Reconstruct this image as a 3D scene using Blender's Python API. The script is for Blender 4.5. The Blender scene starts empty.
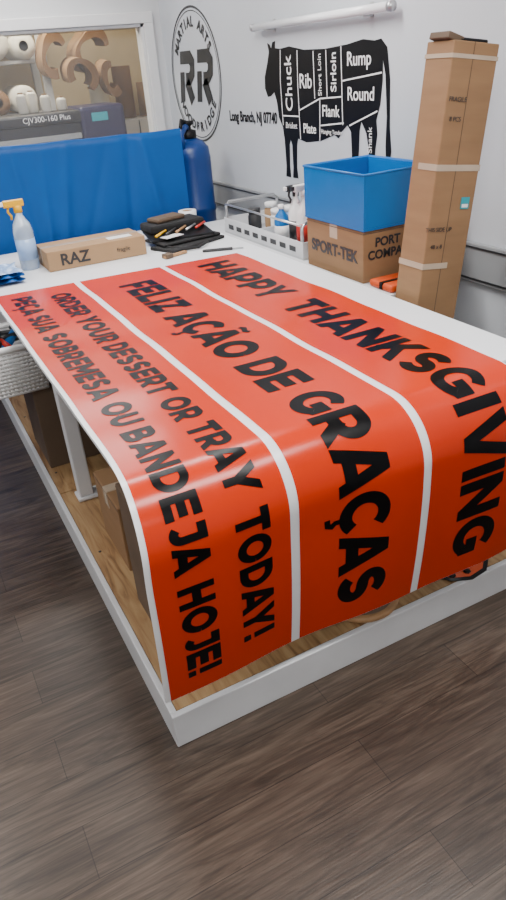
import bpy, bmesh, math, random
from mathutils import Vector, Matrix
from mathutils.geometry import tessellate_polygon
random.seed(7)
pi=math.pi
WX=2.2      # right wall plane
BY=5.6      # back wall plane
TZ=0.85     # table top
# ------------------------------------------------------------ materials
def mat(name,col,rough=.5,metal=0,noise=0,nscale=8,stretch=(1,1,1),bump=0,emit=0,coat=0,alpha=1,trans=0,spec=None):
    m=bpy.data.materials.new(name); m.use_nodes=True
    nt=m.node_tree; b=nt.nodes["Principled BSDF"]
    b.inputs["Base Color"].default_value=(*col,1); b.inputs["Roughness"].default_value=rough
    b.inputs["Metallic"].default_value=metal
    if coat: b.inputs["Coat Weight"].default_value=coat; b.inputs["Coat Roughness"].default_value=.12
    if trans: b.inputs["Transmission Weight"].default_value=trans
    if spec is not None: b.inputs["Specular IOR Level"].default_value=spec
    if emit:
        b.inputs["Emission Color"].default_value=(*col,1); b.inputs["Emission Strength"].default_value=emit
    if noise or bump:
        tc=nt.nodes.new("ShaderNodeTexCoord"); mp=nt.nodes.new("ShaderNodeMapping")
        mp.inputs["Scale"].default_value=stretch
        n=nt.nodes.new("ShaderNodeTexNoise"); n.inputs["Scale"].default_value=nscale; n.inputs["Detail"].default_value=5
        nt.links.new(tc.outputs["Object"],mp.inputs[0]); nt.links.new(mp.outputs[0],n.inputs["Vector"])
        if noise:
            r=nt.nodes.new("ShaderNodeValToRGB")
            r.color_ramp.elements[0].position=.3; r.color_ramp.elements[1].position=.7
            r.color_ramp.elements[0].color=(*[max(0,c*(1-noise)) for c in col],1)
            r.color_ramp.elements[1].color=(*[min(1,c*(1+noise)) for c in col],1)
            nt.links.new(n.outputs["Fac"],r.inputs[0]); nt.links.new(r.outputs[0],b.inputs["Base Color"])
        if bump:
            bp=nt.nodes.new("ShaderNodeBump"); bp.inputs["Strength"].default_value=bump; bp.inputs["Distance"].default_value=.01
            nt.links.new(n.outputs["Fac"],bp.inputs["Height"]); nt.links.new(bp.outputs[0],b.inputs["Normal"])
    return m
M={}
M['wall']=mat("wall_paint",(.66,.67,.68),.45,noise=.03,nscale=2)
M['wallr']=mat("wall_gloss_panel",(.54,.565,.60),.3,noise=.03,nscale=1.5)
M['ceil']=mat("ceiling_tile",(.75,.75,.73),.8,noise=.03)
M['trim']=mat("trim_white",(.76,.76,.76),.35,noise=.02)
M['rail']=mat("rail_grey",(.27,.28,.29),.45,noise=.04,nscale=5)
M['white']=mat("table_white",(.82,.84,.87),.3,noise=.02,nscale=3)
M['whitep']=mat("white_painted",(.64,.65,.67),.35,noise=.05,nscale=6)
M['red']=mat("vinyl_red",(.55,.027,.0012),.22,noise=.03,nscale=1.2,spec=.27)
M['vwhite']=mat("vinyl_white",(.80,.81,.83),.28,noise=.01)
M['vblack']=mat("vinyl_black",(.002,.002,.0025),.3,noise=.1,spec=.15)
M['card']=mat("cardboard",(.25,.14,.065),.75,noise=.1,nscale=3,stretch=(1,1,6))
M['card2']=mat("cardboard_light",(.33,.2,.10),.75,noise=.1,nscale=4)
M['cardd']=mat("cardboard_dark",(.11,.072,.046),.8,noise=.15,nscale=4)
M['tape']=mat("packing_tape",(.44,.35,.26),.25,noise=.05)
M['blue']=mat("blue_tarp",(.001,.075,.30),.5,noise=.08,nscale=4,bump=.25,spec=.25)
M['bluep']=mat("blue_plastic",(.001,.13,.42),.35,noise=.04)
M['blued']=mat("blue_plastic_deep",(.003,.04,.2),.35,noise=.06)
M['black']=mat("black_print",(.004,.004,.005),.4,noise=.1,spec=.25)
M['dgrey']=mat("dark_grey_print",(.022,.023,.025),.4,noise=.1)
M['bfab']=mat("black_fabric",(.008,.008,.009),.8,noise=.3,nscale=40,bump=.2)
M['lpr']=mat("white_print",(.8,.8,.8),.5,noise=.02)
M['met']=mat("brushed_metal",(.55,.56,.57),.3,metal=.8,noise=.05)
M['yel']=mat("yellow_plastic",(.78,.42,.001),.35,noise=.04)
M['clear']=mat("clear_bottle",(.7,.82,.92),.1,noise=.02,trans=.6)
M['liq']=mat("blue_liquid_label",(.3,.45,.72),.3,noise=.05)
M['rcol']=mat("red_plastic",(.5,.02,.01),.4,noise=.05)
M['org']=mat("orange_item",(.6,.07,.008),.5,noise=.1)
M['prt']=mat("printer_body",(.008,.008,.012),.4,noise=.1)
M['prt2']=mat("printer_purple",(.014,.011,.05),.4,noise=.1)
M['beige']=mat("beige_wall",(.58,.47,.29),.7,noise=.06)
M['kraft']=mat("kraft_paper",(.20,.105,.042),.7,noise=.12)
M['roll']=mat("paper_roll",(.8,.78,.7),.5,noise=.03)
M['teal']=mat("teal_label",(.01,.3,.36),.5,noise=.05)
M['wood']=mat("light_wood",(.36,.2,.09),.5,noise=.2,nscale=6,stretch=(1,8,1))
M['skirt']=mat("lamp_diffuser",(1,.97,.93),.5,emit=9)
M['tube']=mat("tube_glass",(.85,.86,.88),.2,noise=.02)

def glass():
    m=bpy.data.materials.new("window_glass"); m.use_nodes=True
    b=m.node_tree.nodes["Principled BSDF"]; b.inputs["Base Color"].default_value=(1,1,1,1)
    b.inputs["Alpha"].default_value=.04; b.inputs["Roughness"].default_value=.03
    return m
M['glass']=glass()
def ply():
    m=bpy.data.materials.new("plywood"); m.use_nodes=True; nt=m.node_tree; b=nt.nodes["Principled BSDF"]
    tc=nt.nodes.new("ShaderNodeTexCoord"); mp=nt.nodes.new("ShaderNodeMapping"); mp.inputs["Scale"].default_value=(9,1.1,1)
    n=nt.nodes.new("ShaderNodeTexNoise"); n.inputs["Scale"].default_value=3; n.inputs["Detail"].default_value=8; n.inputs["Distortion"].default_value=1.4
    r=nt.nodes.new("ShaderNodeValToRGB"); e=r.color_ramp.elements
    e[0].position=.3; e[0].color=(.15,.075,.03,1); e[1].position=.62; e[1].color=(.40,.26,.125,1)
    x=e.new(.45); x.color=(.31,.18,.08,1)
    v=nt.nodes.new("ShaderNodeTexVoronoi"); v.inputs["Scale"].default_value=4
    r2=nt.nodes.new("ShaderNodeValToRGB"); r2.color_ramp.elements[0].position=.04; r2.color_ramp.elements[0].color=(.2,.1,.05,1); r2.color_ramp.elements[1].position=.13
    mx=nt.nodes.new("ShaderNodeMix"); mx.data_type='RGBA'; mx.blend_type='MULTIPLY'; mx.inputs[0].default_value=.8
    L=nt.links.new
    L(tc.outputs["Object"],mp.inputs[0]); L(mp.outputs[0],n.inputs["Vector"]); L(n.outputs["Fac"],r.inputs[0])
    L(tc.outputs["Object"],v.inputs["Vector"]); L(v.outputs["Distance"],r2.inputs[0])
    L(r.outputs[0],mx.inputs[6]); L(r2.outputs[0],mx.inputs[7]); L(mx.outputs[2],b.inputs["Base Color"]); b.inputs["Roughness"].default_value=.55
    return m
M['ply']=ply()
def floorm():
    m=bpy.data.materials.new("wood_plank_floor"); m.use_nodes=True; nt=m.node_tree; b=nt.nodes["Principled BSDF"]; L=nt.links.new
    tc=nt.nodes.new("ShaderNodeTexCoord")
    br=nt.nodes.new("ShaderNodeTexBrick"); br.inputs["Scale"].default_value=1; br.inputs["Brick Width"].default_value=1.22; br.inputs["Row Height"].default_value=.155
    br.inputs["Mortar Size"].default_value=.0012; br.inputs["Mortar Smooth"].default_value=.1; br.offset=.37
    br.inputs["Color1"].default_value=(.82,.82,.82,1); br.inputs["Color2"].default_value=(1.12,1.1,1.08,1); br.inputs["Mortar"].default_value=(.35,.33,.31,1); br.inputs["Bias"].default_value=0
    mp=nt.nodes.new("ShaderNodeMapping"); mp.inputs["Scale"].default_value=(1.0,9,1)
    n=nt.nodes.new("ShaderNodeTexNoise"); n.inputs["Scale"].default_value=2.6; n.inputs["Detail"].default_value=8; n.inputs["Roughness"].default_value=.62; n.inputs["Distortion"].default_value=1.6
    r=nt.nodes.new("ShaderNodeValToRGB"); e=r.color_ramp.elements
    e[0].position=.3; e[0].color=(.031,.021,.0145,1); e[1].position=.7; e[1].color=(.115,.085,.063,1); x=e.new(.5); x.color=(.067,.047,.034,1)
    mp2=nt.nodes.new("ShaderNodeMapping"); mp2.inputs["Scale"].default_value=(1.6,48,1)
    n2=nt.nodes.new("ShaderNodeTexNoise"); n2.inputs["Scale"].default_value=3.5; n2.inputs["Detail"].default_value=4; n2.inputs["Distortion"].default_value=.3
    r2=nt.nodes.new("ShaderNodeValToRGB"); r2.color_ramp.elements[0].position=.36; r2.color_ramp.elements[0].color=(.68,.66,.64,1); r2.color_ramp.elements[1].position=.56
    a=nt.nodes.new("ShaderNodeMix"); a.data_type='RGBA'; a.blend_type='MULTIPLY'; a.inputs[0].default_value=1
    c=nt.nodes.new("ShaderNodeMix"); c.data_type='RGBA'; c.blend_type='MULTIPLY'; c.inputs[0].default_value=1
    L(tc.outputs["Object"],br.inputs["Vector"]); L(tc.outputs["Object"],mp.inputs[0]); L(mp.outputs[0],n.inputs["Vector"]); L(n.outputs["Fac"],r.inputs[0])
    L(tc.outputs["Object"],mp2.inputs[0]); L(mp2.outputs[0],n2.inputs["Vector"]); L(n2.outputs["Fac"],r2.inputs[0])
    L(r.outputs[0],a.inputs[6]); L(br.outputs["Color"],a.inputs[7]); L(a.outputs[2],c.inputs[6]); L(r2.outputs[0],c.inputs[7]); L(c.outputs[2],b.inputs["Base Color"])
    bp=nt.nodes.new("ShaderNodeBump"); bp.inputs["Strength"].default_value=.12; bp.inputs["Distance"].default_value=.004
    L(n2.outputs["Fac"],bp.inputs["Height"]); L(bp.outputs[0],b.inputs["Normal"])
    b.inputs["Roughness"].default_value=.36
    return m
M['floor']=floorm()

# ------------------------------------------------------------ mesh builder
class B:
    def __init__(s,name,parent=None,origin=None):
        s.name=name; s.bm=bmesh.new(); s.mats=[]; s.parent=parent
    def mi(s,m):
        if m not in s.mats: s.mats.append(m)
        return s.mats.index(m)
    def box(s,lo,hi,m,bev=0,rot=None,piv=None,seg=2):
        lo=Vector(lo);hi=Vector(hi); c=(lo+hi)/2; d=hi-lo
        t=bmesh.new(); bmesh.ops.create_cube(t,size=1)
        for v in t.verts: v.co=Vector((v.co.x*d.x,v.co.y*d.y,v.co.z*d.z))+c
        if bev: bmesh.ops.bevel(t,geom=t.edges[:],offset=bev,segments=seg,profile=.5,affect='EDGES')
        if rot is not None:
            p=Vector(piv) if piv is not None else c
            for v in t.verts: v.co=rot@(v.co-p)+p
        s.merge(t,m)
    def merge(s,t,m,smooth=False):
        mp={}
        for v in t.verts: mp[v]=s.bm.verts.new(v.co)
        i=s.mi(m)
        for f in t.faces:
            try: nf=s.bm.faces.new([mp[v] for v in f.verts])
            except ValueError: continue
            nf.material_index=i; nf.smooth=smooth
        t.free()
    def lathe(s,prof,m,c=(0,0,0),axis='Z',seg=24,smooth=True,rot=None):
        t=bmesh.new(); rings=[]
        for r,z in prof:
            rings.append([t.verts.new((max(r,1e-4)*math.cos(2*pi*k/seg),max(r,1e-4)*math.sin(2*pi*k/seg),z)) for k in range(seg)])
        for a,b in zip(rings,rings[1:]):
            for k in range(seg): t.faces.new((a[k],a[(k+1)%seg],b[(k+1)%seg],b[k]))
        t.faces.new(rings[0][::-1]); t.faces.new(rings[-1])
        R=Matrix.Identity(3)
        if axis=='X': R=Matrix.Rotation(pi/2,3,'Y')
        if axis=='Y': R=Matrix.Rotation(-pi/2,3,'X')
        if rot is not None: R=rot@R
        for v in t.verts: v.co=R@v.co+Vector(c)
        s.merge(t,m,smooth)
    def cyl(s,p0,p1,r,m,seg=16,r1=None):
        p0=Vector(p0);p1=Vector(p1);d=p1-p0
        q=d.to_track_quat('Z','Y').to_matrix()
        s.lathe([(r,0),(r if r1 is None else r1,d.length)],m,c=p0,seg=seg,rot=q)
    def tube(s,pts,r,m,seg=8,closed=False):
        pts=[Vector(p) for p in pts]; n=len(pts); t=bmesh.new(); rings=[]
        for i,p in enumerate(pts):
            a=pts[i-1] if (i>0 or closed) else pts[0]; b=pts[(i+1)%n] if (i<n-1 or closed) else pts[-1]
            d=(b-a).normalized()
            if abs(d.z)>.95: u=Vector((1,0,0))-d*d.x
            else: u=d.cross(Vector((0,0,1)))
            u.normalize(); w=d.cross(u)
            rings.append([t.verts.new(p+r*(u*math.cos(2*pi*k/seg)+w*math.sin(2*pi*k/seg))) for k in range(seg)])
        R=list(zip(rings,rings[1:]))
        if closed: R.append((rings[-1],rings[0]))
        for a,b in R:
            for k in range(seg): t.faces.new((a[k],a[(k+1)%seg],b[(k+1)%seg],b[k]))
        if not closed: t.faces.new(rings[0][::-1]); t.faces.new(rings[-1])
        s.merge(t,m,True)
    def grid(s,P,m,smooth=True):
        t=bmesh.new(); V=[[t.verts.new(p) for p in row] for row in P]
        for a,b in zip(V,V[1:]):
            for k in range(len(a)-1): t.faces.new((a[k],a[k+1],b[k+1],b[k]))
        s.merge(t,m,smooth)
    def poly(s,pts,m):
        pts=[Vector(p) for p in pts]
        t=bmesh.new(); V=[t.verts.new(p) for p in pts]
        for tri in tessellate_polygon([pts]):
            try: t.faces.new([V[i] for i in tri])
            except ValueError: pass
        s.merge(t,m)
    def done(s,fixn=True):
        if fixn: bmesh.ops.recalc_face_normals(s.bm,faces=s.bm.faces[:])
        me=bpy.data.meshes.new(s.name+"_mesh"); s.bm.to_mesh(me); s.bm.free()
        for k in s.mats: me.materials.append(M[k])
        o=bpy.data.objects.new(s.name,me); bpy.context.collection.objects.link(o)
        if s.parent: o.parent=s.parent
        return o
def empty(name):
    e=bpy.data.objects.new(name,None); bpy.context.collection.objects.link(e); return e
FRX=Matrix(((0,0,-1),(-1,0,0),(0,1,0)))  # text frame on faces looking -X
FRY=Matrix(((1,0,0),(0,0,-1),(0,1,0)))   # text frame on faces looking -Y
def text(name,s,size,loc,fr,m,parent,align='CENTER',bold=0,rotz=0,sx=1,shear=0):
    c=bpy.data.curves.new(name,"FONT"); c.body=s; c.size=size; c.align_x=align; c.align_y='CENTER'; c.offset=bold; c.shear=shear; c.extrude=.0004
    c.materials.append(M[m]); o=bpy.data.objects.new(name,c); bpy.context.collection.objects.link(o)
    mm=(fr@Matrix.Rotation(rotz,3,'Z')@Matrix.Diagonal((sx,1,1))).to_4x4(); mm.translation=Vector(loc); o.matrix_world=mm
    o.parent=parent; return o

# ------------------------------------------------------------ room shell
def slab(name,lo,hi,m):
    b=B(name); b.box(lo,hi,m); return b.done()
slab("floor",(-3,-2,-.1),(3.2,8.2,0),'floor')
slab("ceiling",(-3,-2,2.75),(3.2,8.2,2.85),'ceil')
slab("wall_right",(WX,-2,0),(WX+.12,BY+.12,2.75),'wallr')
slab("wall_left",(-3,-2,0),(-2.9,8.2,2.75),'wall')
slab("wall_front",(-2.9,-2,0),(WX,-1.9,2.75),'wall')
slab("wall_storeroom_back",(-2.9,7.6,0),(3.2,7.7,2.75),'beige')
slab("wall_storeroom_right",(3.1,BY+.12,0),(3.2,7.6,2.75),'beige')
b=B("wall_back"); wx0,wx1,wz0,wz1=-.9,2.06,1.12,2.0
b.box((-2.9,BY,0),(wx0,BY+.12,2.75),'wall'); b.box((wx1,BY,0),(WX,BY+.12,2.75),'wall'); b.box((WX+.12,BY,0),(3.1,BY+.12,2.75),'wall')
b.box((wx0,BY,0),(wx1,BY+.12,wz0),'wall'); b.box((wx0,BY,wz1),(wx1,BY+.12,2.75),'wall'); b.done()
b=B("window_1")
f=.07
b.box((wx0-f,BY-.025,wz1),(wx1+f,BY-.001,wz1+f),'trim',.004); b.box((wx0-f,BY-.04,wz0-f),(wx1+f,BY-.001,wz0),'trim',.004)
b.box((wx1,BY-.025,wz0),(wx1+f,BY-.001,wz1),'trim',.004); b.box((wx0-f,BY-.025,wz0),(wx0,BY-.001,wz1),'trim',.004)
b.box((wx1-.02,BY,wz0),(wx1-.001,BY+.11,wz1),'trim'); b.box((wx0+.001,BY,wz0),(wx0+.02,BY+.11,wz1),'trim'); b.box((wx0,BY,wz1-.02),(wx1,BY+.11,wz1-.001),'trim'); b.box((wx0,BY,wz0+.001),(wx1,BY+.11,wz0+.02),'trim')
b.box((wx0+.02,BY+.05,wz0+.02),(wx1-.02,BY+.056,wz1-.02),'glass'); b.done()
b=B("trim_1"); b.box((WX-.022,-1.9,.8),(WX-.001,BY-.03,.97),'rail',.006)
b.box((WX-.026,-1.9,.815),(WX-.02,BY-.03,.822),'dgrey'); b.box((WX-.026,-1.9,.948),(WX-.02,BY-.03,.955),'dgrey'); b.done()
b=B("baseboard_right"); b.box((WX-.015,-1.9,0),(WX-.001,BY,.1),'rail',.003); b.done()
b=B("baseboard_back"); b.box((-2.9,BY-.015,0),(WX-.02,BY-.001,.1),'rail',.003); b.done()
b=B("trim_2"); b.box((WX-.012,1.995,1.1),(WX-.001,2.02,2.74),'trim',.003); b.done()

# ------------------------------------------------------------ work table
b=B("work_table")
tx0,tx1,ty0,ty1=.335,1.71,1.44,4.24
b.box((tx0,ty0,.81),(tx1,ty1,TZ),'white',.006)
b.box((tx0+.06,ty0+.08,.74),(tx0+.10,ty1-.08,.81),'whitep'); b.box((tx1-.10,ty0+.08,.74),(tx1-.06,ty1-.08,.81),'whitep')
for y,ins in ((ty0+.22,.2),(2.62,0),(4.1,0)):
    b.box((tx0+.1,y-.02,.75),(tx1-.1,y+.02,.81),'whitep')
    for x,sg in ((tx0+.09+ins,1),(tx1-.09-ins,-1)):
        b.box((x-.03,y-.03,.14),(x+.03,y+.03,.81),'whitep',.006)
        b.box((min(x-.04*sg,x+.13*sg),y-.04,.1255),(max(x-.04*sg,x+.13*sg),y+.04,.141),'whitep',.004)
b.done()
b=B("table_base_platform")
px0,px1,py0,py1=.31,1.72,1.33,4.25
b.box((px0,py0,0),(px1,py0+.02,.125),'whitep',.003); b.box((px0,py1-.02,0),(px1,py1,.125),'whitep',.003)
b.box((px0,py0+.02,0),(px0+.02,py1-.02,.125),'whitep',.003); b.box((px1-.02,py0+.02,0),(px1,py1-.02,.125),'whitep',.003)
b.box((px0+.021,py0+.021,.09),(px1-.021,2.7,.124),'ply'); b.box((px0+.021,2.705,.09),(px1-.021,py1-.021,.124),'ply')
for k in range(4): b.cyl((.36,1.5+k*.7,.12),(.36,1.5+k*.7,.1248),.006,'dgrey',8)
b.done()

# ------------------------------------------------------------ banner (bends over the table edge)
zt=TZ+.004; yb0=1.45; rr=.165
def prof(s,off=0.0):
    """s = distance from Y=yb0 toward the camera; negative = on the table"""
    if s<=0: return (yb0-s, zt+off)
    a=s/rr
    if a<pi/2: return (yb0-(rr+off)*math.sin(a), zt-rr+(rr+off)*math.cos(a))
    d=s-rr*pi/2
    return (yb0-rr-off+.035*min(1,d/.5)**2, zt-rr-d)
def ripple(x,s):
    if s<-.05: return .0
    k=min(1,(s+.05)/.4)
    return k*(.009*math.sin(x*5.5+.8)+.005*math.sin(x*13+s*2))
def bpt(x,s,off=0.0):
    y,z=prof(s,off)
    fl=max(0,min(1,(s+.15)/.5)); fl=fl*fl*(3-2*fl)
    xx=x-.03*fl*max(0,1-(x-.32)/.35)
    wv=0
    if s<0: wv=(.002*(1+math.sin(s*9+x*2.0))+.0012*(1+math.sin(s*17-x*5)))*min(1,-s*3)
    return Vector((xx,y-ripple(x,s),z+wv))
send=rr*pi/2+(zt-rr-.21)
farY=3.29
def panel(bd,x0,x1,m,off=0,es=0,ee=0):
    nx=max(2,int((x1-x0)/.03)); P=[]
    for i in range(nx+1):
        x=x0+(x1-x0)*i/nx; f=yb0-(farY+.06*(1-x))+es; row=[]
        for k in range(80): row.append(bpt(x,f*(1-k/80),off))
        for k in range(0,53): row.append(bpt(x,(send-ee)*k/52,off))
        P.append(row)
    bd.grid(P,m)
ban=empty("vinyl_banner")
b=B("vinyl_sheet",ban); panel(b,.325,1.55,'vwhite'); b.done(False)
b=B("red_panels",ban)
for x0,x1 in ((.340,.702),(.730,1.128),(1.156,1.545)): panel(b,x0,x1,'red',.0012,.002,.002)
b.done(False)
# --- bold geometric letters drawn as strokes
T=.25; h=T/2
KERN={'AY':.16,'YA':.16,'AV':.16,'RA':.05,'AÇ':.07,'ÇA':.05,'AS':.04,'DA':.06,'AN':.02,'TO':.05,'JA':.06,'AD':.04,'PY':.06,'AP':.03,'EÇ':.03,'RT':.04,'ÃO':.06,'ÇÃ':.05,'HA':.03,'YO':.06}
def arc(cx,cy,rx,ry,a0,a1,n=None):
    n=n or max(6,int(abs(a1-a0)/9)); return [(cx+rx*math.cos(math.radians(a0+(a1-a0)*i/n)),cy+ry*math.sin(math.radians(a0+(a1-a0)*i/n))) for i in range(n+1)]
def ext(p,q,e=.25):
    p=Vector(p);q=Vector(q);d=(q-p).normalized(); return [tuple(p-d*e),tuple(q+d*e)]
def glyph(c):
    S=[];F=[]; H1=1-h
    if c=='H': w=.84; S=[[(h,0),(h,1)],[(w-h,0),(w-h,1)],[(h,.5),(w-h,.5)]]
    elif c in 'AÃ':
        w=1.0; S=[ext((.13,0),(w/2-.015,1)),ext((w-.13,0),(w/2+.015,1)),[(.27,.26),(w-.27,.26)]]
        if c=='Ã': F=[[(w/2-.22,1.12),(w/2-.1,1.2),(w/2+.02,1.15),(w/2+.12,1.12),(w/2+.22,1.2)]]
    elif c=='P': w=.79; S=[[(h,0),(h,1)],[(h,H1)]+arc(w-.375,(H1+.36)/2,.25,(H1-.36)/2,90,-90)+[(h,.36)]]
    elif c=='R': w=.82; S=[[(h,0),(h,1)],[(h,H1)]+arc(w-.395,(H1+.38)/2,.25,(H1-.38)/2,90,-90)+[(h,.38)],ext((.42,.36),(w-.14,0),.14)]
    elif c=='B': w=.84; S=[[(h,0),(h,1)],[(h,H1)]+arc(w-.40,(H1+.51)/2,.2,(H1-.51)/2,90,-90)+[(h,.51)],[(h,.49)]+arc(w-.365,(h+.49)/2,.24,(.49-h)/2,90,-90)+[(h,h)]]
    elif c=='D': w=.88; S=[[(h,0),(h,1)],[(h,H1)]+arc(w-.5,.5,.5-h,.5-h,90,-90,20)+[(h,h)]]
    elif c=='Y': w=.92; S=[ext((.09,1.05),(w/2,.4),.06),ext((w-.09,1.05),(w/2,.4),.06),[(w/2,0),(w/2,.45)]]
    elif c=='T': w=.78; S=[[(0,H1),(w,H1)],[(w/2,0),(w/2,1)]]
    elif c=='N': w=.88; S=[[(h,0),(h,1)],[(w-h,0),(w-h,1)],ext((h,.95),(w-h,.05),.0)]
    elif c=='K': w=.88; S=[[(h,0),(h,1)],ext((.15,.34),(w-.16,1),.15),ext((.4,.58),(w-.13,0),.14)]
    elif c=='S': w=.78; S=[arc(w/2,(H1+.5)/2,w/2-h,(H1-.5)/2,26,270)+arc(w/2,(h+.5)/2,w/2-h,(.5-h)/2,90,-154)[1:]]
    elif c=='G': w=.93; S=[arc(.5,.5,.5-h,.5-h,44,318,26)+[(w-h,.26),(w-h,.5)],[(.52,.45),(w,.45)]]
    elif c in 'CÇ':
        w=.87; S=[arc(.5,.5,.5-h,.5-h,43,317,26)]
        if c=='Ç': F=[[(.5,.04),(.5,-.08),(.56,-.14),(.52,-.22),(.38,-.23)]]
    elif c=='O': w=1.0; S=[arc(.5,.5,.5-h,.5-h,0,360,36)]
    elif c=='I': w=T; S=[[(h,0),(h,1)]]
    elif c=='V': w=.97; S=[ext((.12,1),(w/2-.01,0)),ext((w-.12,1),(w/2+.01,0))]
    elif c=='F': w=.71; S=[[(h,0),(h,1)],[(h,H1),(w,H1)],[(h,.46),(w-.06,.46)]]
    elif c=='E': w=.73; S=[[(h,0),(h,1)],[(h,H1),(w,H1)],[(h,.5),(w-.05,.5)],[(h,h),(w,h)]]
    elif c=='L': w=.67; S=[[(h,0),(h,1)],[(h,h),(w,h)]]
    elif c=='Z': w=.79; S=[[(.03,H1),(w-.02,H1)],[(.01,h),(w,h)],ext((.18,.13),(w-.19,.87),.05)]
    elif c=='U': w=.85; S=[[(h,1),(h,.42)]+arc(w/2,.42,w/2-h,.42-h,180,360,18)+[(w-h,1)]]
    elif c=='M': w=1.06; S=[[(h,0),(h,1)],[(w-h,0),(w-h,1)],ext((h,.97),(w/2,.35),.06),ext((w-h,.97),(w/2,.35),.06)]
    elif c=='J': w=.65; S=[[(.12,H1),(w-h,H1)],[(w-h,1),(w-h,.36)]+arc(w-h-.20,.34,.20,.34-h,0,-140,10)]
    elif c=='!': w=.27; S=[[(.135,.33),(.135,1)],[(.135,0),(.135,.22)]]
    else: return .3,[],[]
    return w,S,F
def ribbon(pl,t):
    P=[Vector(p) for p in pl]; L=[];R=[]
    for i,p in enumerate(P):
        if i==0: d=(P[1]-P[0]).normalized(); n=Vector((-d.y,d.x)); k=1
        elif i==len(P)-1: d=(P[-1]-P[-2]).normalized(); n=Vector((-d.y,d.x)); k=1
        else:
            d1=(P[i]-P[i-1]).normalized(); d2=(P[i+1]-P[i]).normalized(); n1=Vector((-d1.y,d1.x)); n2=Vector((-d2.y,d2.x)); n=n1+n2
            if n.length<.3: n=n1
            n.normalize(); k=1/max(.6,n.dot(n1))
        L.append(p+n*t/2*k); R.append(p-n*t/2*k)
    return [[R[i],R[i+1],L[i+1],L[i]] for i in range(len(P)-1)]
def clip(q):
    for lim,sg in ((0,1),(1,-1)):
        o=[]
        for i in range(len(q)):
            a,c=q[i-1],q[i]; da=(a.y-lim)*sg; dc=(c.y-lim)*sg
            if (da>=0)!=(dc>=0): o.append(a+(c-a)*(da/(da-dc)))
            if dc>=0: o.append(c)
        q=o
        if len(q)<3: return None
    return q
def line(s,cap,x0,s0,s1,name,gap=.08):
    """baseline at X=x0, running from s0 to s1 along the banner"""
    cur=0; polys=[]
    for i,c in enumerate(s):
        w,S,F=glyph(c)
        for pl in S:
            for q in ribbon(pl,T):
                q=clip(q)
                if q: polys.append([Vector((p.x+cur,p.y)) for p in q])
        for pl in F:
            for q in ribbon(pl,.13 if c=='Ã' else .11): polys.append([Vector((p.x+cur,p.y)) for p in q])
        cur+=w+gap-KERN.get(s[i:i+2],0)
    W=cur-gap; k=(s1-s0)/W
    t=bmesh.new()
    for q in polys:
        try: t.faces.new([t.verts.new((s0+p.x*k,p.y*cap,0)) for p in q])
        except ValueError: pass
    c=s0
    while c<send:
        bmesh.ops.bisect_plane(t,geom=t.verts[:]+t.edges[:]+t.faces[:],plane_co=(c,0,0),plane_no=(1,0,0)); c+=.014 if c>-.1 else .025
    for yy in range(1,9):
        bmesh.ops.bisect_plane(t,geom=t.verts[:]+t.edges[:]+t.faces[:],plane_co=(0,cap*yy/9,0),plane_no=(0,1,0))
    for v in t.verts: v.co=bpt(x0+v.co.y,v.co.x,.0026)
    bd=B(name,ban); bd.merge(t,'vblack',True); bd.done(False)
def sY(y): return yb0-y
def sZ(z): return rr*pi/2+(zt-rr-z)
line("HAPPY  THANKSGIVING",.165,1.275,sY(3.15),sZ(.29),"text_line_1")
line("FELIZ AÇÃO DE GRAÇAS",.162,.853,sY(3.09),sZ(.29),"text_line_2")
line("ORDER YOUR DESSERT OR TRAY TODAY!",.092,.552,sY(3.17),sZ(.315),"text_line_3",.10)
line("PEÇA SUA SOBREMESA OU BANDEJA HOJE!",.092,.393,sY(3.23),sZ(.275),"text_line_4",.10)

# ------------------------------------------------------------ wall decals
cow=empty("cow_butcher_chart_decal")
CY,CZ=4.05,1.09
def cw(u,v,o=.002): return Vector((WX-o,CY-u,CZ+v))
out=[(0,.47),(.005,.53),(.045,.60),(.07,.655),(.055,.70),(.085,.69),(.10,.672),(.115,.70),(.15,.705),(.145,.67),(.20,.665),(.30,.672),(.45,.65),(.65,.645),(.85,.655),(.98,.67),(1.07,.66),(1.12,.665),(1.165,.63),(1.19,.5),(1.195,.3),(1.21,.2),(1.195,.12),(1.17,.14),(1.165,.22),(1.17,.35),(1.155,.52),(1.135,.58),(1.135,.5),(1.12,.40),(1.09,.33),(1.10,.27),(1.085,.2),(1.075,.06),(1.09,.0),(1.03,0),(1.035,.06),(1.03,.2),(1.01,.27),(.97,.32),(.955,.28),(.95,.2),(.935,.06),(.945,0),(.885,0),(.895,.06),(.885,.2),(.88,.27),(.85,.30),(.80,.27),(.77,.235),(.73,.25),(.6,.215),(.45,.2),(.36,.215),(.345,.18),(.335,.06),(.345,0),(.285,0),(.292,.06),(.29,.18),(.275,.205),(.262,.18),(.255,.06),(.262,0),(.205,0),(.213,.06),(.205,.2),(.19,.27),(.15,.32),(.135,.40),(.11,.45),(.07,.43),(.03,.425)]
b=B("silhouette",cow)
tt=tessellate_polygon([[Vector((u,v,0)) for u,v in out]])
for tri in tt: b.poly([cw(*out[i]) for i in tri],'black')
def strip(bd,pts,w,m,o=.004):
    for q in ribbon(pts,w): bd.grid([[cw(q[0].x,q[0].y,o),cw(q[1].x,q[1].y,o)],[cw(q[3].x,q[3].y,o),cw(q[2].x,q[2].y,o)]],m,False)
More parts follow.
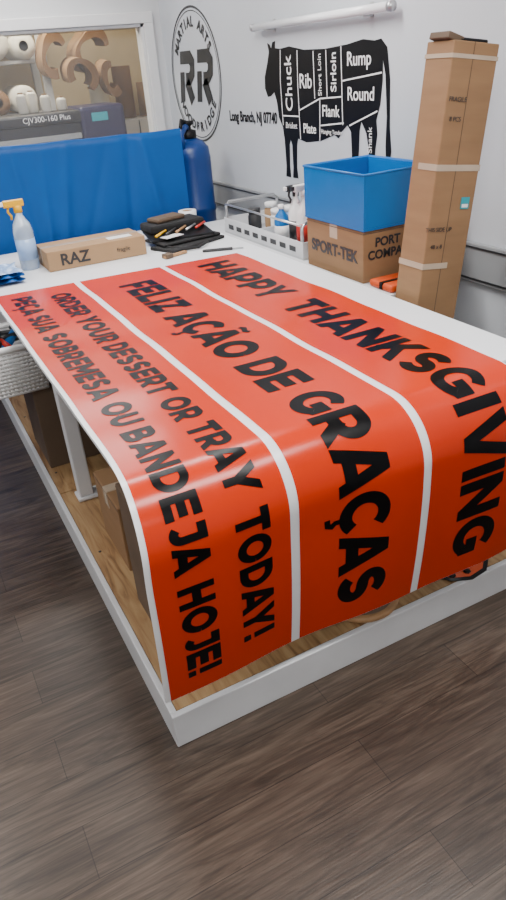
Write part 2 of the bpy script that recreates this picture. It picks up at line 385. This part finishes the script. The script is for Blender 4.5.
for pts in ([(.205,.66),(.19,.5),(.20,.28)],[(.385,.65),(.38,.5),(.385,.33)],[(.545,.64),(.55,.42)],[(.665,.64),(.67,.42)],[(.80,.65),(.81,.3)],[(.385,.36),(.6,.42),(.81,.43)],[(.2,.33),(.385,.33),(.39,.215)],[(.6,.42),(.59,.215)],[(.81,.5),(1.13,.53)],[(.87,.3),(1.10,.37)],[(.59,.29),(.82,.31)]):
    strip(b,pts,.007,'lpr')
b.done()
for i,(s,u,v,sz,r) in enumerate((("Chuck",.285,.49,.105,1),("Rib",.462,.50,.10,0),("Short Loin",.605,.53,.046,1),("Sirloin",.735,.54,.07,1),("Rump",.95,.59,.085,0),("Round",.965,.44,.085,0),("Flank",.70,.36,.078,0),("Plate",.49,.27,.068,0),("Brisket",.295,.28,.045,0),("Hanging Tender",.705,.262,.031,0),("Shank",1.045,.24,.05,1))):
    text("label_%d"%(i+1),s,sz,cw(u,v,.005),FRX,'lpr',cow,rotz=pi/2*r,bold=.0008 if sz>.06 else 0)
logo=empty("round_logo_decal")
LY,LZ,LR=5.06,1.64,.42
b=B("rings",logo)
def ring(bd,r0,r1,m,a0=0,a1=360,o=.002,n=72):
    P=[[],[]]
    for i in range(n+1):
        a=math.radians(a0+(a1-a0)*i/n)
        for k,r in enumerate((r0,r1)): P[k].append((WX-o,LY-r*math.cos(a),LZ+r*math.sin(a)))
    bd.grid(P,m,False)
ring(b,LR-.014,LR,'dgrey'); ring(b,LR-.032,LR-.026,'dgrey')
b.done()
b=B("letters",logo)
for dx in (-.315,-.01):
    for pl,t in (([(.085,-.16),(.085,.03)],.08),([(.05,.12),(.22,.12),(.265,.085),(.265,.02),(.22,-.015),(.15,-.015)],.08),([(.17,-.03),(.27,-.16)],.085)):
        for q in ribbon(pl,t):
            V=[(WX-.003,LY-(p.x+dx+.22*p.y),LZ+p.y) for p in q]; b.grid([[V[0],V[1]],[V[3],V[2]]],'dgrey',False)
b.done()
def arct(s,r,a0,a1,sz,top):
    n=len(s)
    for i,c in enumerate(s):
        if c==' ': continue
        th=math.radians(a0+(a1-a0)*i/(n-1))     # angle in the viewer's plane: 0=right, 90=up
        text("ch_%s%d"%('t' if top else 'b',i),c,sz,(WX-.003,LY-r*math.cos(th),LZ+r*math.sin(th)),FRX,'dgrey',logo,rotz=th-pi/2 if top else th+pi/2,bold=.003)
arct("MARTIAL ARTS",.325,148,32,.085,True); arct("WOODBRIDGE",.325,212,328,.085,False)
sg=empty("address_lettering_decal")
text("address_text","Long Branch, NJ 07740",.085,(WX-.003,4.24,1.40),FRX,'black',sg,bold=.002,sx=.80)
sg=empty("wall_lettering_decal")
text("lettering_text","SIGNS",.09,(WX-.003,1.93,1.68),FRX,'black',sg,bold=.004,align='CENTER')
b=B("fluorescent_tube_lamp")
b.cyl((WX-.045,4.05,1.87),(WX-.045,2.82,1.87),.019,'tube',20); b.cyl((WX-.045,4.075,1.87),(WX-.045,4.05,1.87),.021,'met'); b.cyl((WX-.045,2.82,1.87),(WX-.045,2.795,1.87),.021,'met')
for y in (3.9,3.0): b.box((WX-.06,y-.012,1.845),(WX-.001,y+.012,1.851),'met'); b.box((WX-.006,y-.012,1.84),(WX-.001,y+.012,1.9),'met')
b.done()

# ------------------------------------------------------------ side counter + boxes on it
b=B("side_shelf")
b.box((1.735,2.41,.80),(2.165,4.2,.835),'whitep',.004); b.box((1.735,2.23,.80),(2.05,2.41,.835),'whitep',.002)
for y in (2.45,3.3,4.15):
    for x in (1.76,2.14): b.box((x-.02,y-.02,0),(x+.02,y+.02,.80),'met')
b.box((1.745,2.4,.35),(2.155,4.2,.37),'whitep'); b.done()
b=B("low_stool_stand"); b.box((1.725,2.03,.63),(1.96,2.222,.66),'dgrey',.004)
for x in (1.745,1.94):
    for y in (2.05,2.20): b.box((x-.012,y-.012,0),(x+.012,y+.012,.63),'met')
b.done()
cz=.836
bx=empty("cardboard_carton")
b=B("carton_body",bx); X0,X1,Y0,Y1,z0,z1=1.745,2.10,2.43,2.88,cz,1.055
b.box((X0,Y0,z0),(X1,Y1,z1),'card',.004); b.box((X0-.001,(Y0+Y1)/2-.03,z1-.06),(X0+.002,(Y0+Y1)/2+.03,z1-.001),'tape')
b.box((X0,Y0+.2,z1),(X1,Y0+.25,z1+.0015),'tape'); b.box((X0-.0015,Y0,z1-.012),(X0,Y1,z1-.009),'cardd'); b.box((X0,Y0-.0015,z1-.012),(X1,Y0,z1-.009),'cardd'); b.done()
text("print_1","SPORT-TEK",.072,(X0-.002,(Y0+Y1)/2,.94),FRX,'dgrey',bx,bold=.0025)
text("print_2","PORT &\nCOMPANY",.052,(X0+.15,Y0-.002,.975),FRY,'dgrey',bx,bold=.0015)
b=B("storage_bin"); z0=1.0575; z1=1.28; X0,X1,Y0,Y1=1.74,2.10,2.42,2.885; t=.008
b.box((X0,Y0,z0),(X1,Y1,z0+t),'bluep')
b.box((X0,Y0,z0+t),(X0+t,Y1,z1),'bluep',.002); b.box((X1-t,Y0,z0+t),(X1,Y1,z1),'bluep',.002); b.box((X0+t,Y0,z0+t),(X1-t,Y0+t,z1),'bluep',.002); b.box((X0+t,Y1-t,z0+t),(X1-t,Y1,z1),'bluep',.002)
b.tube([(X0,Y0,z1),(X1,Y0,z1),(X1,Y1,z1),(X0,Y1,z1)],.005,'bluep',8,True); b.done()
# tall leaning carton
tb=empty("tall_cardboard_box")
b=B("tall_body",tb); L=1.045
b.box((0,0,0),(.205,.14,L),'card',.004)
b.box((-.002,-.002,L*.607),(.207,.10,L*.607+.022),'tape'); b.box((-.002,-.002,L*.27),(.12,.142,L*.27+.022),'tape'); b.box((-.002,-.002,L*.95),(.207,.142,L*.963),'tape')
b.box((.09,-.0015,0),(.092,0,L),'cardd'); b.box((.14,-.003,L*.48),(.18,-.001,L*.52),'teal'); b.box((.145,-.0035,L*.485),(.175,-.0015,L*.497),'lpr')
b.box((-.012,.02,L-.002),(.06,.12,L+.02),'cardd',.004,rot=Matrix.Rotation(.2,3,'Y')); b.box((.04,.02,L-.002),(.17,.12,L+.012),'black',.005)
b.box((.02,.10,L),(.18,.145,L+.02),'card2',.002,rot=Matrix.Rotation(.12,3,'Y'))
b.done()
for k,zz in enumerate((.83,.77,.41,.35)): text("mark_%d"%k,("FRAGILE","8 PCS","THIS SIDE UP","48 x 8")[k],.022,(.05,-.0022,zz*L),FRY,'dgrey',tb)
tb.rotation_euler=(0,math.radians(7.1),0); tb.location=(1.724,2.065,.688)
b=B("orange_parcel"); b.box((1.75,2.24,cz),(1.95,2.395,cz+.03),'org',.01); b.box((1.748,2.30,cz+.005),(1.952,2.32,cz+.032),'black'); b.done()

# metal tray section w/ supplies
b=B("metal_tray_caddy"); X0,X1,Y0,Y1=1.76,2.12,2.95,3.84
b.box((X0,Y0,cz),(X1,Y1,cz+.01),'met')
for (a,c) in (((X0,Y0,cz+.01),(X0+.006,Y1,cz+.085)),((X1-.006,Y0,cz+.01),(X1,Y1,cz+.085)),((X0+.006,Y0,cz+.01),(X1-.006,Y0+.006,cz+.085)),((X0+.006,Y1-.006,cz+.01),(X1-.006,Y1,cz+.085)),((X0+.006,3.4,cz+.01),(X1-.006,3.406,cz+.085))): b.box(a,c,'whitep',.001)
for i in range(8): y=Y0+.07+i*.1; b.box((X0-.002,y,cz+.03),(X0,y+.06,cz+.055),'dgrey')
for y in (Y0+.02,Y1-.02):
    b.tube([(X0+.01,y,cz+.08),(X0+.01,y,cz+.15),(X0+.03,y,cz+.17),(X1-.03,y,cz+.17),(X1-.01,y,cz+.15),(X1-.01,y,cz+.08)],.009,'met')
b.tube([(X0+.01,Y0+.02,cz+.16),(X0+.01,Y1-.02,cz+.16)],.006,'met'); b.done()
def bottle(name,x,y,z,hh,r,body,cap,trig=False,lab=None):
    b=B(name)
    b.lathe([(r*.9,0),(r,.01),(r,hh*.55),(r*.85,hh*.66),(r*.35,hh*.78),(r*.33,hh*.84)],body,(x,y,z))
    b.lathe([(r*.42,hh*.82),(r*.42,hh*.9),(r*.3,hh*.92)],cap,(x,y,z))
    if lab: b.lathe([(r*1.01,hh*.15),(r*1.01,hh*.45)],lab,(x,y,z))
    if trig:
        b.box((x-r*1.35,y-.012,z+hh*.9),(x+r*.7,y+.012,z+hh*1.0),cap,.006)
        b.box((x-r*1.7,y-.009,z+hh*.925),(x-r*1.3,y+.009,z+hh*.985),'lpr' if cap!='lpr' else 'dgrey',.003)
        b.tube([(x-r*.9,y,z+hh*.91),(x-r*1.0,y,z+hh*.84),(x-r*.75,y,z+hh*.78),(x-r*.8,y,z+hh*.73)],.006,cap)
    return b.done()
bz=cz+.0105
bottle("spray_bottle",1.83,3.04,bz,.33,.042,'lpr','lpr',True,'rcol')
bottle("spray_bottle",1.86,3.17,bz,.31,.04,'lpr','dgrey',True,'dgrey')
bottle("cleaner_bottle",1.96,3.09,bz,.34,.045,'clear','rcol',True,'lpr')
bottle("cleaner_bottle",2.03,3.25,bz,.26,.04,'lpr','bluep',False,'teal')
bottle("cleaner_bottle",1.84,3.29,bz,.22,.04,'bluep','lpr',False,'lpr')
for i,(x,y,c) in enumerate(((1.93,3.5,'lpr'),(1.85,3.62,'dgrey'),(2.0,3.7,'card2'),(1.95,3.33,'lpr'),(2.02,3.52,'liq'))):
    b=B("supply_jar"); b.lathe([(.036,0),(.038,.01),(.038,.10),(.032,.11),(.032,.13),(.0,.131)],c,(x,y,bz)); b.lathe([(.035,.115),(.035,.14),(.03,.143)],'dgrey' if i%2 else 'lpr',(x,y,bz)); b.done()
def taperoll(name,x,y,z,r,w,m,core='card2'):
    b=B(name); n=28
    b.lathe([(r*.55,0),(r,0),(r,w),(r*.55,w),(r*.55,0)],m,(x,y,z),seg=n); b.lathe([(r*.5,.001),(r*.549,.001),(r*.549,w-.001),(r*.5,w-.001),(r*.5,.001)],core,(x,y,z),seg=n); return b.done()
taperoll("tape_roll",1.645,4.12,TZ+.001,.06,.05,'roll'); taperoll("masking_tape_roll",1.52,4.15,TZ+.001,.05,.05,'dgrey'); taperoll("paper_tape_roll",1.645,4.12,TZ+.052,.055,.04,'lpr')
# blue drum in the corner
b=B("blue_drum"); dx,dy=1.955,4.72; q=.78
b.lathe([(a*q,z*.965) for a,z in ((.15,0),(.175,.02),(.175,.4),(.182,.41),(.182,.44),(.175,.45),(.175,.84),(.182,.85),(.182,.88),(.175,.89),(.175,1.20),(.165,1.27),(.12,1.31),(.075,1.33))],'blued',(dx,dy,0),seg=32)
b.lathe([(.05,1.28),(.055,1.29),(.055,1.33),(.025,1.34),(.025,1.36),(.04,1.37),(.04,1.39)],'black',(dx,dy,0))
b.tube([(dx-.08,dy-.08,1.23),(dx-.08,dy-.08,1.32),(dx-.03,dy-.04,1.36),(dx,dy,1.35)],.018,'blued'); b.tube([(dx,dy,1.38),(dx-.06,dy-.05,1.40),(dx-.09,dy-.1,1.36)],.012,'black'); b.done()

# ------------------------------------------------------------ tarp covered printer
b=B("tarp_covered_printer")
x0,x1,y0,y1=-1.0,1.77,4.40,4.60; tzp=1.392
P=[]
N=260
def fold(x,c,w): return math.exp(-((x-c)/w)**2)
for i in range(N+1):
    x=x0+(x1-x0)*i/N; row=[]
    zt2=tzp+.004*math.sin(x*3+1)-.004*abs(math.sin(x*9))-.012*max(0,x-1.2)+ .010*(1-x)
    for k in range(33):
        f=k/32; g=1-f
        d=.012*math.sin(x*7+1.5*g)*g**.6+.007*math.sin(x*19+3*g)*g**.7+.004*math.sin(x*31+g*9)*g
        d+=-.026*fold(x+.25*g,1.05,.028)*g**.4-.022*fold(x-.1*g,.72,.022)*g**.4+.02*fold(x+.1*g,1.42,.025)*g**.3-.024*fold(x-.2*g,1.5,.03)*g**.3+.014*fold(x+.5*g,1.3,.02)*g**.5-.02*fold(x+.12*g,.9,.02)*g**.5
        row.append((x,y0-.01+d-.02*g,.03+(zt2-.032)*f))
    row+= [(x,y0+.003,zt2),(x,y0+.012,zt2-.001),(x,(y0+y1)/2,zt2-.045),(x,y1-.02,zt2-.08),(x,y1,zt2-.10)]
    for k in range(6):
        f=1-k/5; row.append((x,y1+.01,.03+(zt2-.15)*f))
    P.append(row)
b.grid(P,'blue')
for r in (P[0],P[-1]): b.poly([Vector(p) for p in r],'blue')
b.box((x0+.05,y0+.06,.0),(x1-.05,y1-.04,tzp-.12),'dgrey'); b.done(False)

# ------------------------------------------------------------ items on the table
bottle("yellow_trigger_bottle",.60,3.78,TZ+.001,.345,.05,'clear','yel',True,'liq')
pb=empty("parcel_box")
b=B("parcel_body",pb); b.box((.66,3.61,TZ+.001),(1.185,3.86,TZ+.10),'card2',.004); b.box((.66,3.72,TZ+.1),(1.185,3.76,TZ+.1015),'tape'); b.box((1.0,3.65,TZ+.1),(1.13,3.71,TZ+.1015),'lpr')
b.box((.659,3.735,TZ+.03),(.661,3.745,TZ+.1),'tape'); b.done()
text("parcel_mark","RAZ",.08,(.80,3.608,TZ+.05),FRY,'dgrey',pb,bold=.002); text("parcel_mark_2","fragile",.03,(1.06,3.608,TZ+.05),FRY,'dgrey',pb)
b=B("tool_pouch")
b.box((1.25,3.56,TZ+.001),(1.64,3.76,TZ+.018),'bfab',.006,rot=Matrix.Rotation(.38,3,'Z'))
b.box((1.26,3.62,TZ+.020),(1.63,3.84,TZ+.035),'bfab',.006,rot=Matrix.Rotation(.15,3,'Z'))
b.box((1.26,3.66,TZ+.037),(1.62,3.90,TZ+.052),'black',.005,rot=Matrix.Rotation(-.12,3,'Z')@Matrix.Rotation(.07,3,'X'))
b.box((1.28,3.80,TZ+.05),(1.62,3.97,TZ+.10),'bfab',.015,rot=Matrix.Rotation(.1,3,'Z'))
b.box((1.32,3.84,TZ+.10),(1.52,3.95,TZ+.125),'cardd',.01,rot=Matrix.Rotation(.3,3,'Z'))
for i in range(5):
    x=1.27+i*.065; b.cyl((x,3.68+.012*i,TZ+.066),(x+.09,3.76+.012*i,TZ+.072),.007,('yel','dgrey','wood','met','rcol')[i],10)
b.box((1.30,3.64,TZ+.055),(1.42,3.70,TZ+.058),'lpr',rot=Matrix.Rotation(.3,3,'Z'))
b.tube([(1.30,3.6,TZ+.02),(1.35,3.52,TZ+.012),(1.44,3.50,TZ+.012),(1.52,3.56,TZ+.02)],.008,'bfab'); b.done()
b=B("wooden_brush"); b.box((1.21,3.44,TZ+.001),(1.36,3.465,TZ+.016),'wood',.006,rot=Matrix.Rotation(.3,3,'Z')); b.box((1.215,3.42,TZ+.001),(1.26,3.465,TZ+.024),'cardd',.004,rot=Matrix.Rotation(.3,3,'Z')); b.done()
b=B("cutting_knife"); b.box((1.42,3.38,TZ+.001),(1.58,3.40,TZ+.014),'dgrey',.005,rot=Matrix.Rotation(-.4,3,'Z')); b.box((1.565,3.345,TZ+.004),(1.63,3.36,TZ+.007),'met',rot=Matrix.Rotation(-.4,3,'Z')); b.done()
b=B("folded_cloth")
for k in range(3):
    n=14;P=[]
    for i in range(n+1):
        P.append([( .345+.17*i/n+.008*math.sin(j+k), 3.50+.22*j/n+.02*k, TZ+.006+.016*k+.012*math.sin(i*.9+k)*math.sin(j*.7)+.012) for j in range(n+1)])
    b.grid(P,'blue' if k<2 else 'liq')
b.done()

# ------------------------------------------------------------ below the table
b=B("white_basket")
X0,X1,Y0,Y1,z0,z1=.10,.42,2.93,3.24,.535,.74
for k in range(13):
    z=z0+(z1-z0)*k/12; e=.02*k/12
    b.tube([(X0-e,Y0-e,z),(X1+e,Y0-e,z),(X1+e,Y1+e,z),(X0-e,Y1+e,z)],.009 if k<12 else .016,'trim',6,True)
for k in range(19):
    f=k/18
    for (x,y) in ((X0+(X1-X0)*f,Y0),(X0+(X1-X0)*f,Y1),(X0,Y0+(Y1-Y0)*f),(X1,Y0+(Y1-Y0)*f)):
        ex=(x-(X0+X1)/2)*.13; ey=(y-(Y0+Y1)/2)*.13
        b.tube([(x,y,z0),(x+ex,y+ey,z1)],.006,'trim',5)
b.box((X0,Y0,z0-.008),(X1,Y1,z0),'trim')
b.box((X0+.015,Y0+.015,z0),(X1-.015,Y1-.015,z0+.14),'whitep',.02)
b.tube([(.21+.08*math.cos(a*.7),3.06+.07*math.sin(a*.7),.70+.004*a) for a in range(20)],.012,'black'); b.cyl((.26,3.0,.69),(.38,3.12,.76),.02,'bluep'); b.cyl((.34,2.97,.69),(.26,3.1,.76),.015,'rcol')
b.tube([(.3+.09*math.cos(a*.9),3.12+.06*math.sin(a*.9),.71+.003*a) for a in range(16)],.010,'dgrey')
b.done()
def carton(name,lo,hi,m='card',tp=True):
    b=B(name); b.box(lo,hi,m,.004); x0,y0,z0=lo;x1,y1,z1=hi; c=(y0+y1)/2
    if tp: b.box((x0,c-.025,z1),(x1,c+.025,z1+.0015),'tape'); b.box((x0-.0015,c-.025,z1-.07),(x0,c+.025,z1),'tape')
    b.box((x0-.001,y0+.001,z1-.012),(x0,y1-.001,z1-.009),'cardd'); b.done()
fz=.1245
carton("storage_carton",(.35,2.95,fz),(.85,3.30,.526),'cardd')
carton("shipping_box",(.50,3.36,fz),(.95,3.9,.50),'card')
carton("corrugated_box",(.42,2.02,fz),(.8,2.32,.40),'card')
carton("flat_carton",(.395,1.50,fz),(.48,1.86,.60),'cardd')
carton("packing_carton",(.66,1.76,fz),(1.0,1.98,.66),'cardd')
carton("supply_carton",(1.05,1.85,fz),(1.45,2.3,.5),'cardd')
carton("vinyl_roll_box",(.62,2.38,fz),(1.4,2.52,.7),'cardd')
b=B("wood_slice"); n=40
b.lathe([(.0,0),(.125,0),(.13,.006),(.13,.018),(.122,.022),(.0,.022)],'wood',(1.04,1.462,.126),seg=n); b.lathe([(.112,.0221),(.112,.023)],'cardd',(1.04,1.462,.126),seg=n); b.done()
b=B("patterned_fabric_patch")
for k,(r,m) in enumerate(((.13,'black'),(.115,'org'),(.07,'cardd'))):
    b.lathe([(r,.003*k),(r,.003+.003*k)],m,(1.43,1.455,.126),seg=11)
for k in range(22):
    a=k*2.4; rr2=.11*((k+1)/22)**.5; b.lathe([(.013,.008),(.013,.011)],'black',(1.43+rr2*math.cos(a),1.455+rr2*math.sin(a),.126),seg=7)
b.done()

# ------------------------------------------------------------ store room behind window
pr=empty("wide_format_printer")
b=B("printer_shell",pr); X0,X1=.2,1.92
b.box((X0,6.0,1.20),(X1,6.4,1.40),'prt',.02); b.box((X0+.02,5.98,1.385),(X1-.2,6.36,1.47),'prt',.02); b.box((X1-.34,5.97,1.20),(X1+.03,6.42,1.49),'prt2',.03); b.box((X0+.1,5.975,1.27),(X1-.35,6.0,1.31),'rail',.004)
b.box((X1-.25,5.962,1.38),(X1-.12,5.972,1.44),'teal'); b.box((X0+.1,6.1,.1),(X0+.2,6.3,1.2),'prt'); b.box((X1-.2,6.1,.1),(X1-.1,6.3,1.2),'prt'); b.box((X0,5.95,0),(X0+.3,6.45,.1),'prt',.01); b.box((X1-.3,5.95,0),(X1,6.45,.1),'prt',.01); b.box((X0+.2,6.17,.3),(X1-.2,6.23,.36),'met'); b.done()
text("printer_label","CJV300-160 Plus",.055,(1.32,5.977,1.43),FRY,'lpr',pr)
for i,(x,y,hh) in enumerate(((1.20,6.2,.14),(1.29,6.25,.15),(1.38,6.18,.12),(1.52,6.25,.09))):
    b=B("thread_cone"); b.lathe([(.035,0),(.04,.01),(.04,hh-.02),(.035,hh-.01),(.02,hh)],'roll',(x,y,1.471)); b.lathe([(.02,hh),(.02,hh+.01)],'card2',(x,y,1.471)); b.done()
b=B("media_rack")
for x in (.5,1.62): b.box((x-.03,7.0,0),(x+.03,7.06,2.3),'whitep'); b.box((x-.03,7.4,0),(x+.03,7.46,2.3),'whitep')
for z in (1.0,1.42,1.83,2.25): b.box((.5,7.0,z),(1.62,7.46,z+.025),'whitep')
b.done()
b=B("storage_cabinet"); b.box((2.0,7.1,0),(2.9,7.5,1.3),'whitep',.01); b.box((2.0,7.09,.6),(2.9,7.1,.61),'dgrey'); b.box((2.44,7.09,.05),(2.45,7.1,1.28),'dgrey'); b.done()
for i,(x,z,r,m) in enumerate(((1.15,1.446,.1,'kraft'),(1.38,1.446,.11,'roll'),(1.2,1.856,.14,'roll'),(1.46,1.856,.1,'roll'))):
    b=B("paper_roll"); b.lathe([(r*.4,0),(r,0),(r,.5),(r*.4,.5),(r*.4,0)],m,(x,6.95,z+r),axis='Y',seg=24); b.lathe([(r*.33,.001),(r*.39,.001),(r*.39,.49),(r*.33,.49),(r*.33,.001)],'kraft',(x,6.95,z+r),axis='Y'); b.done()
b=B("wrapped_material_bundle"); b.cyl((2.15,7.3,1.302),(2.15,7.3,1.62),.09,'roll'); b.cyl((2.4,7.3,1.302),(2.4,7.3,1.75),.09,'kraft'); b.cyl((2.65,7.3,1.302),(2.65,7.3,1.6),.11,'card2'); b.done()
# curled kraft sheets hanging from a rail
b=B("hanging_kraft_sheets")
for (x,z,r,y,a0,a1,dp) in ((1.66,1.86,.16,6.72,.2,1.5,.25),(1.84,1.70,.15,6.62,-.3,1.1,.22),(2.02,1.86,.19,6.8,.1,1.25,.3),(2.12,1.66,.13,6.68,.5,1.7,.2)):
    for j in range(2):
        rj=r-j*.06; P=[]
        for i in range(31):
            a=pi*(a0+(a1-a0)*i/30); k=1+.15*math.sin(i*.3+j); P.append([(x+rj*k*math.cos(a)*.8,y+dp*t_/4,z+rj*k*math.sin(a)+.02*t_/4) for t_ in range(5)])
        b.grid(P,'kraft' if j else 'card2')
    P=[]
    for i in range(31):
        a=pi*(a0+(a1-a0)*i/30); k0=1+.15*math.sin(i*.3); k1=1+.15*math.sin(i*.3+1); P.append([(x+r*k0*math.cos(a)*.8,y,z+r*k0*math.sin(a)),(x+(r-.06)*k1*math.cos(a)*.8,y,z+(r-.06)*k1*math.sin(a))])
    b.grid(P,'kraft')
b.cyl((1.3,6.86,2.04),(2.6,6.86,2.04),.015,'met'); b.cyl((1.3,6.86,2.04),(1.3,6.86,2.75),.008,'met'); b.cyl((2.6,6.86,2.04),(2.6,6.86,2.75),.008,'met'); b.done(False)

# ------------------------------------------------------------ lights
def troffer(x,y,p,name="ceiling_light_panel",sx=1.2,sy=.3,col=(1,.985,.96)):
    e=empty(name)
    b=B("housing",e); b.box((x-sx/2-.02,y-sy/2-.02,2.70),(x+sx/2+.02,y+sy/2+.02,2.749),'trim',.005); b.box((x-sx/2,y-sy/2,2.694),(x+sx/2,y+sy/2,2.70),'skirt'); b.done()
    l=bpy.data.lights.new("lamp","AREA"); l.shape='RECTANGLE'; l.size=sx; l.size_y=sy; l.energy=p; l.color=col
    o=bpy.data.objects.new("lamp",l); o.location=(x,y,2.685); bpy.context.collection.objects.link(o); o.parent=e
for x,y,p in ((1.1,1.0,40),(1.1,3.0,42),(-1.2,1.0,27),(-1.2,3.2,27),(.9,4.9,25),(0.2,-.8,24)): troffer(x,y,p)
troffer(1.2,6.5,36,col=(1,.88,.66)); 
w=bpy.data.worlds.new("world"); bpy.context.scene.world=w; w.use_nodes=True
w.node_tree.nodes["Background"].inputs[0].default_value=(.9,.95,1,1); w.node_tree.nodes["Background"].inputs[1].default_value=.15

# ------------------------------------------------------------ camera
Xa=Vector((1637,531,-692)).normalized(); Ya=Vector((-408,357,-692)); Ya=(Ya-Xa*Ya.dot(Xa)).normalized(); Za=Xa.cross(Ya)
R=Matrix((Xa,Ya,Za))
cd=bpy.data.cameras.new("camera"); co=bpy.data.objects.new("camera",cd); bpy.context.collection.objects.link(co)
cd.sensor_fit='VERTICAL'; cd.sensor_height=36; cd.lens=36*692/900; cd.clip_start=.05
mw=R.to_4x4(); mw.translation=(0,0,1.72); co.matrix_world=mw
bpy.context.scene.camera=co
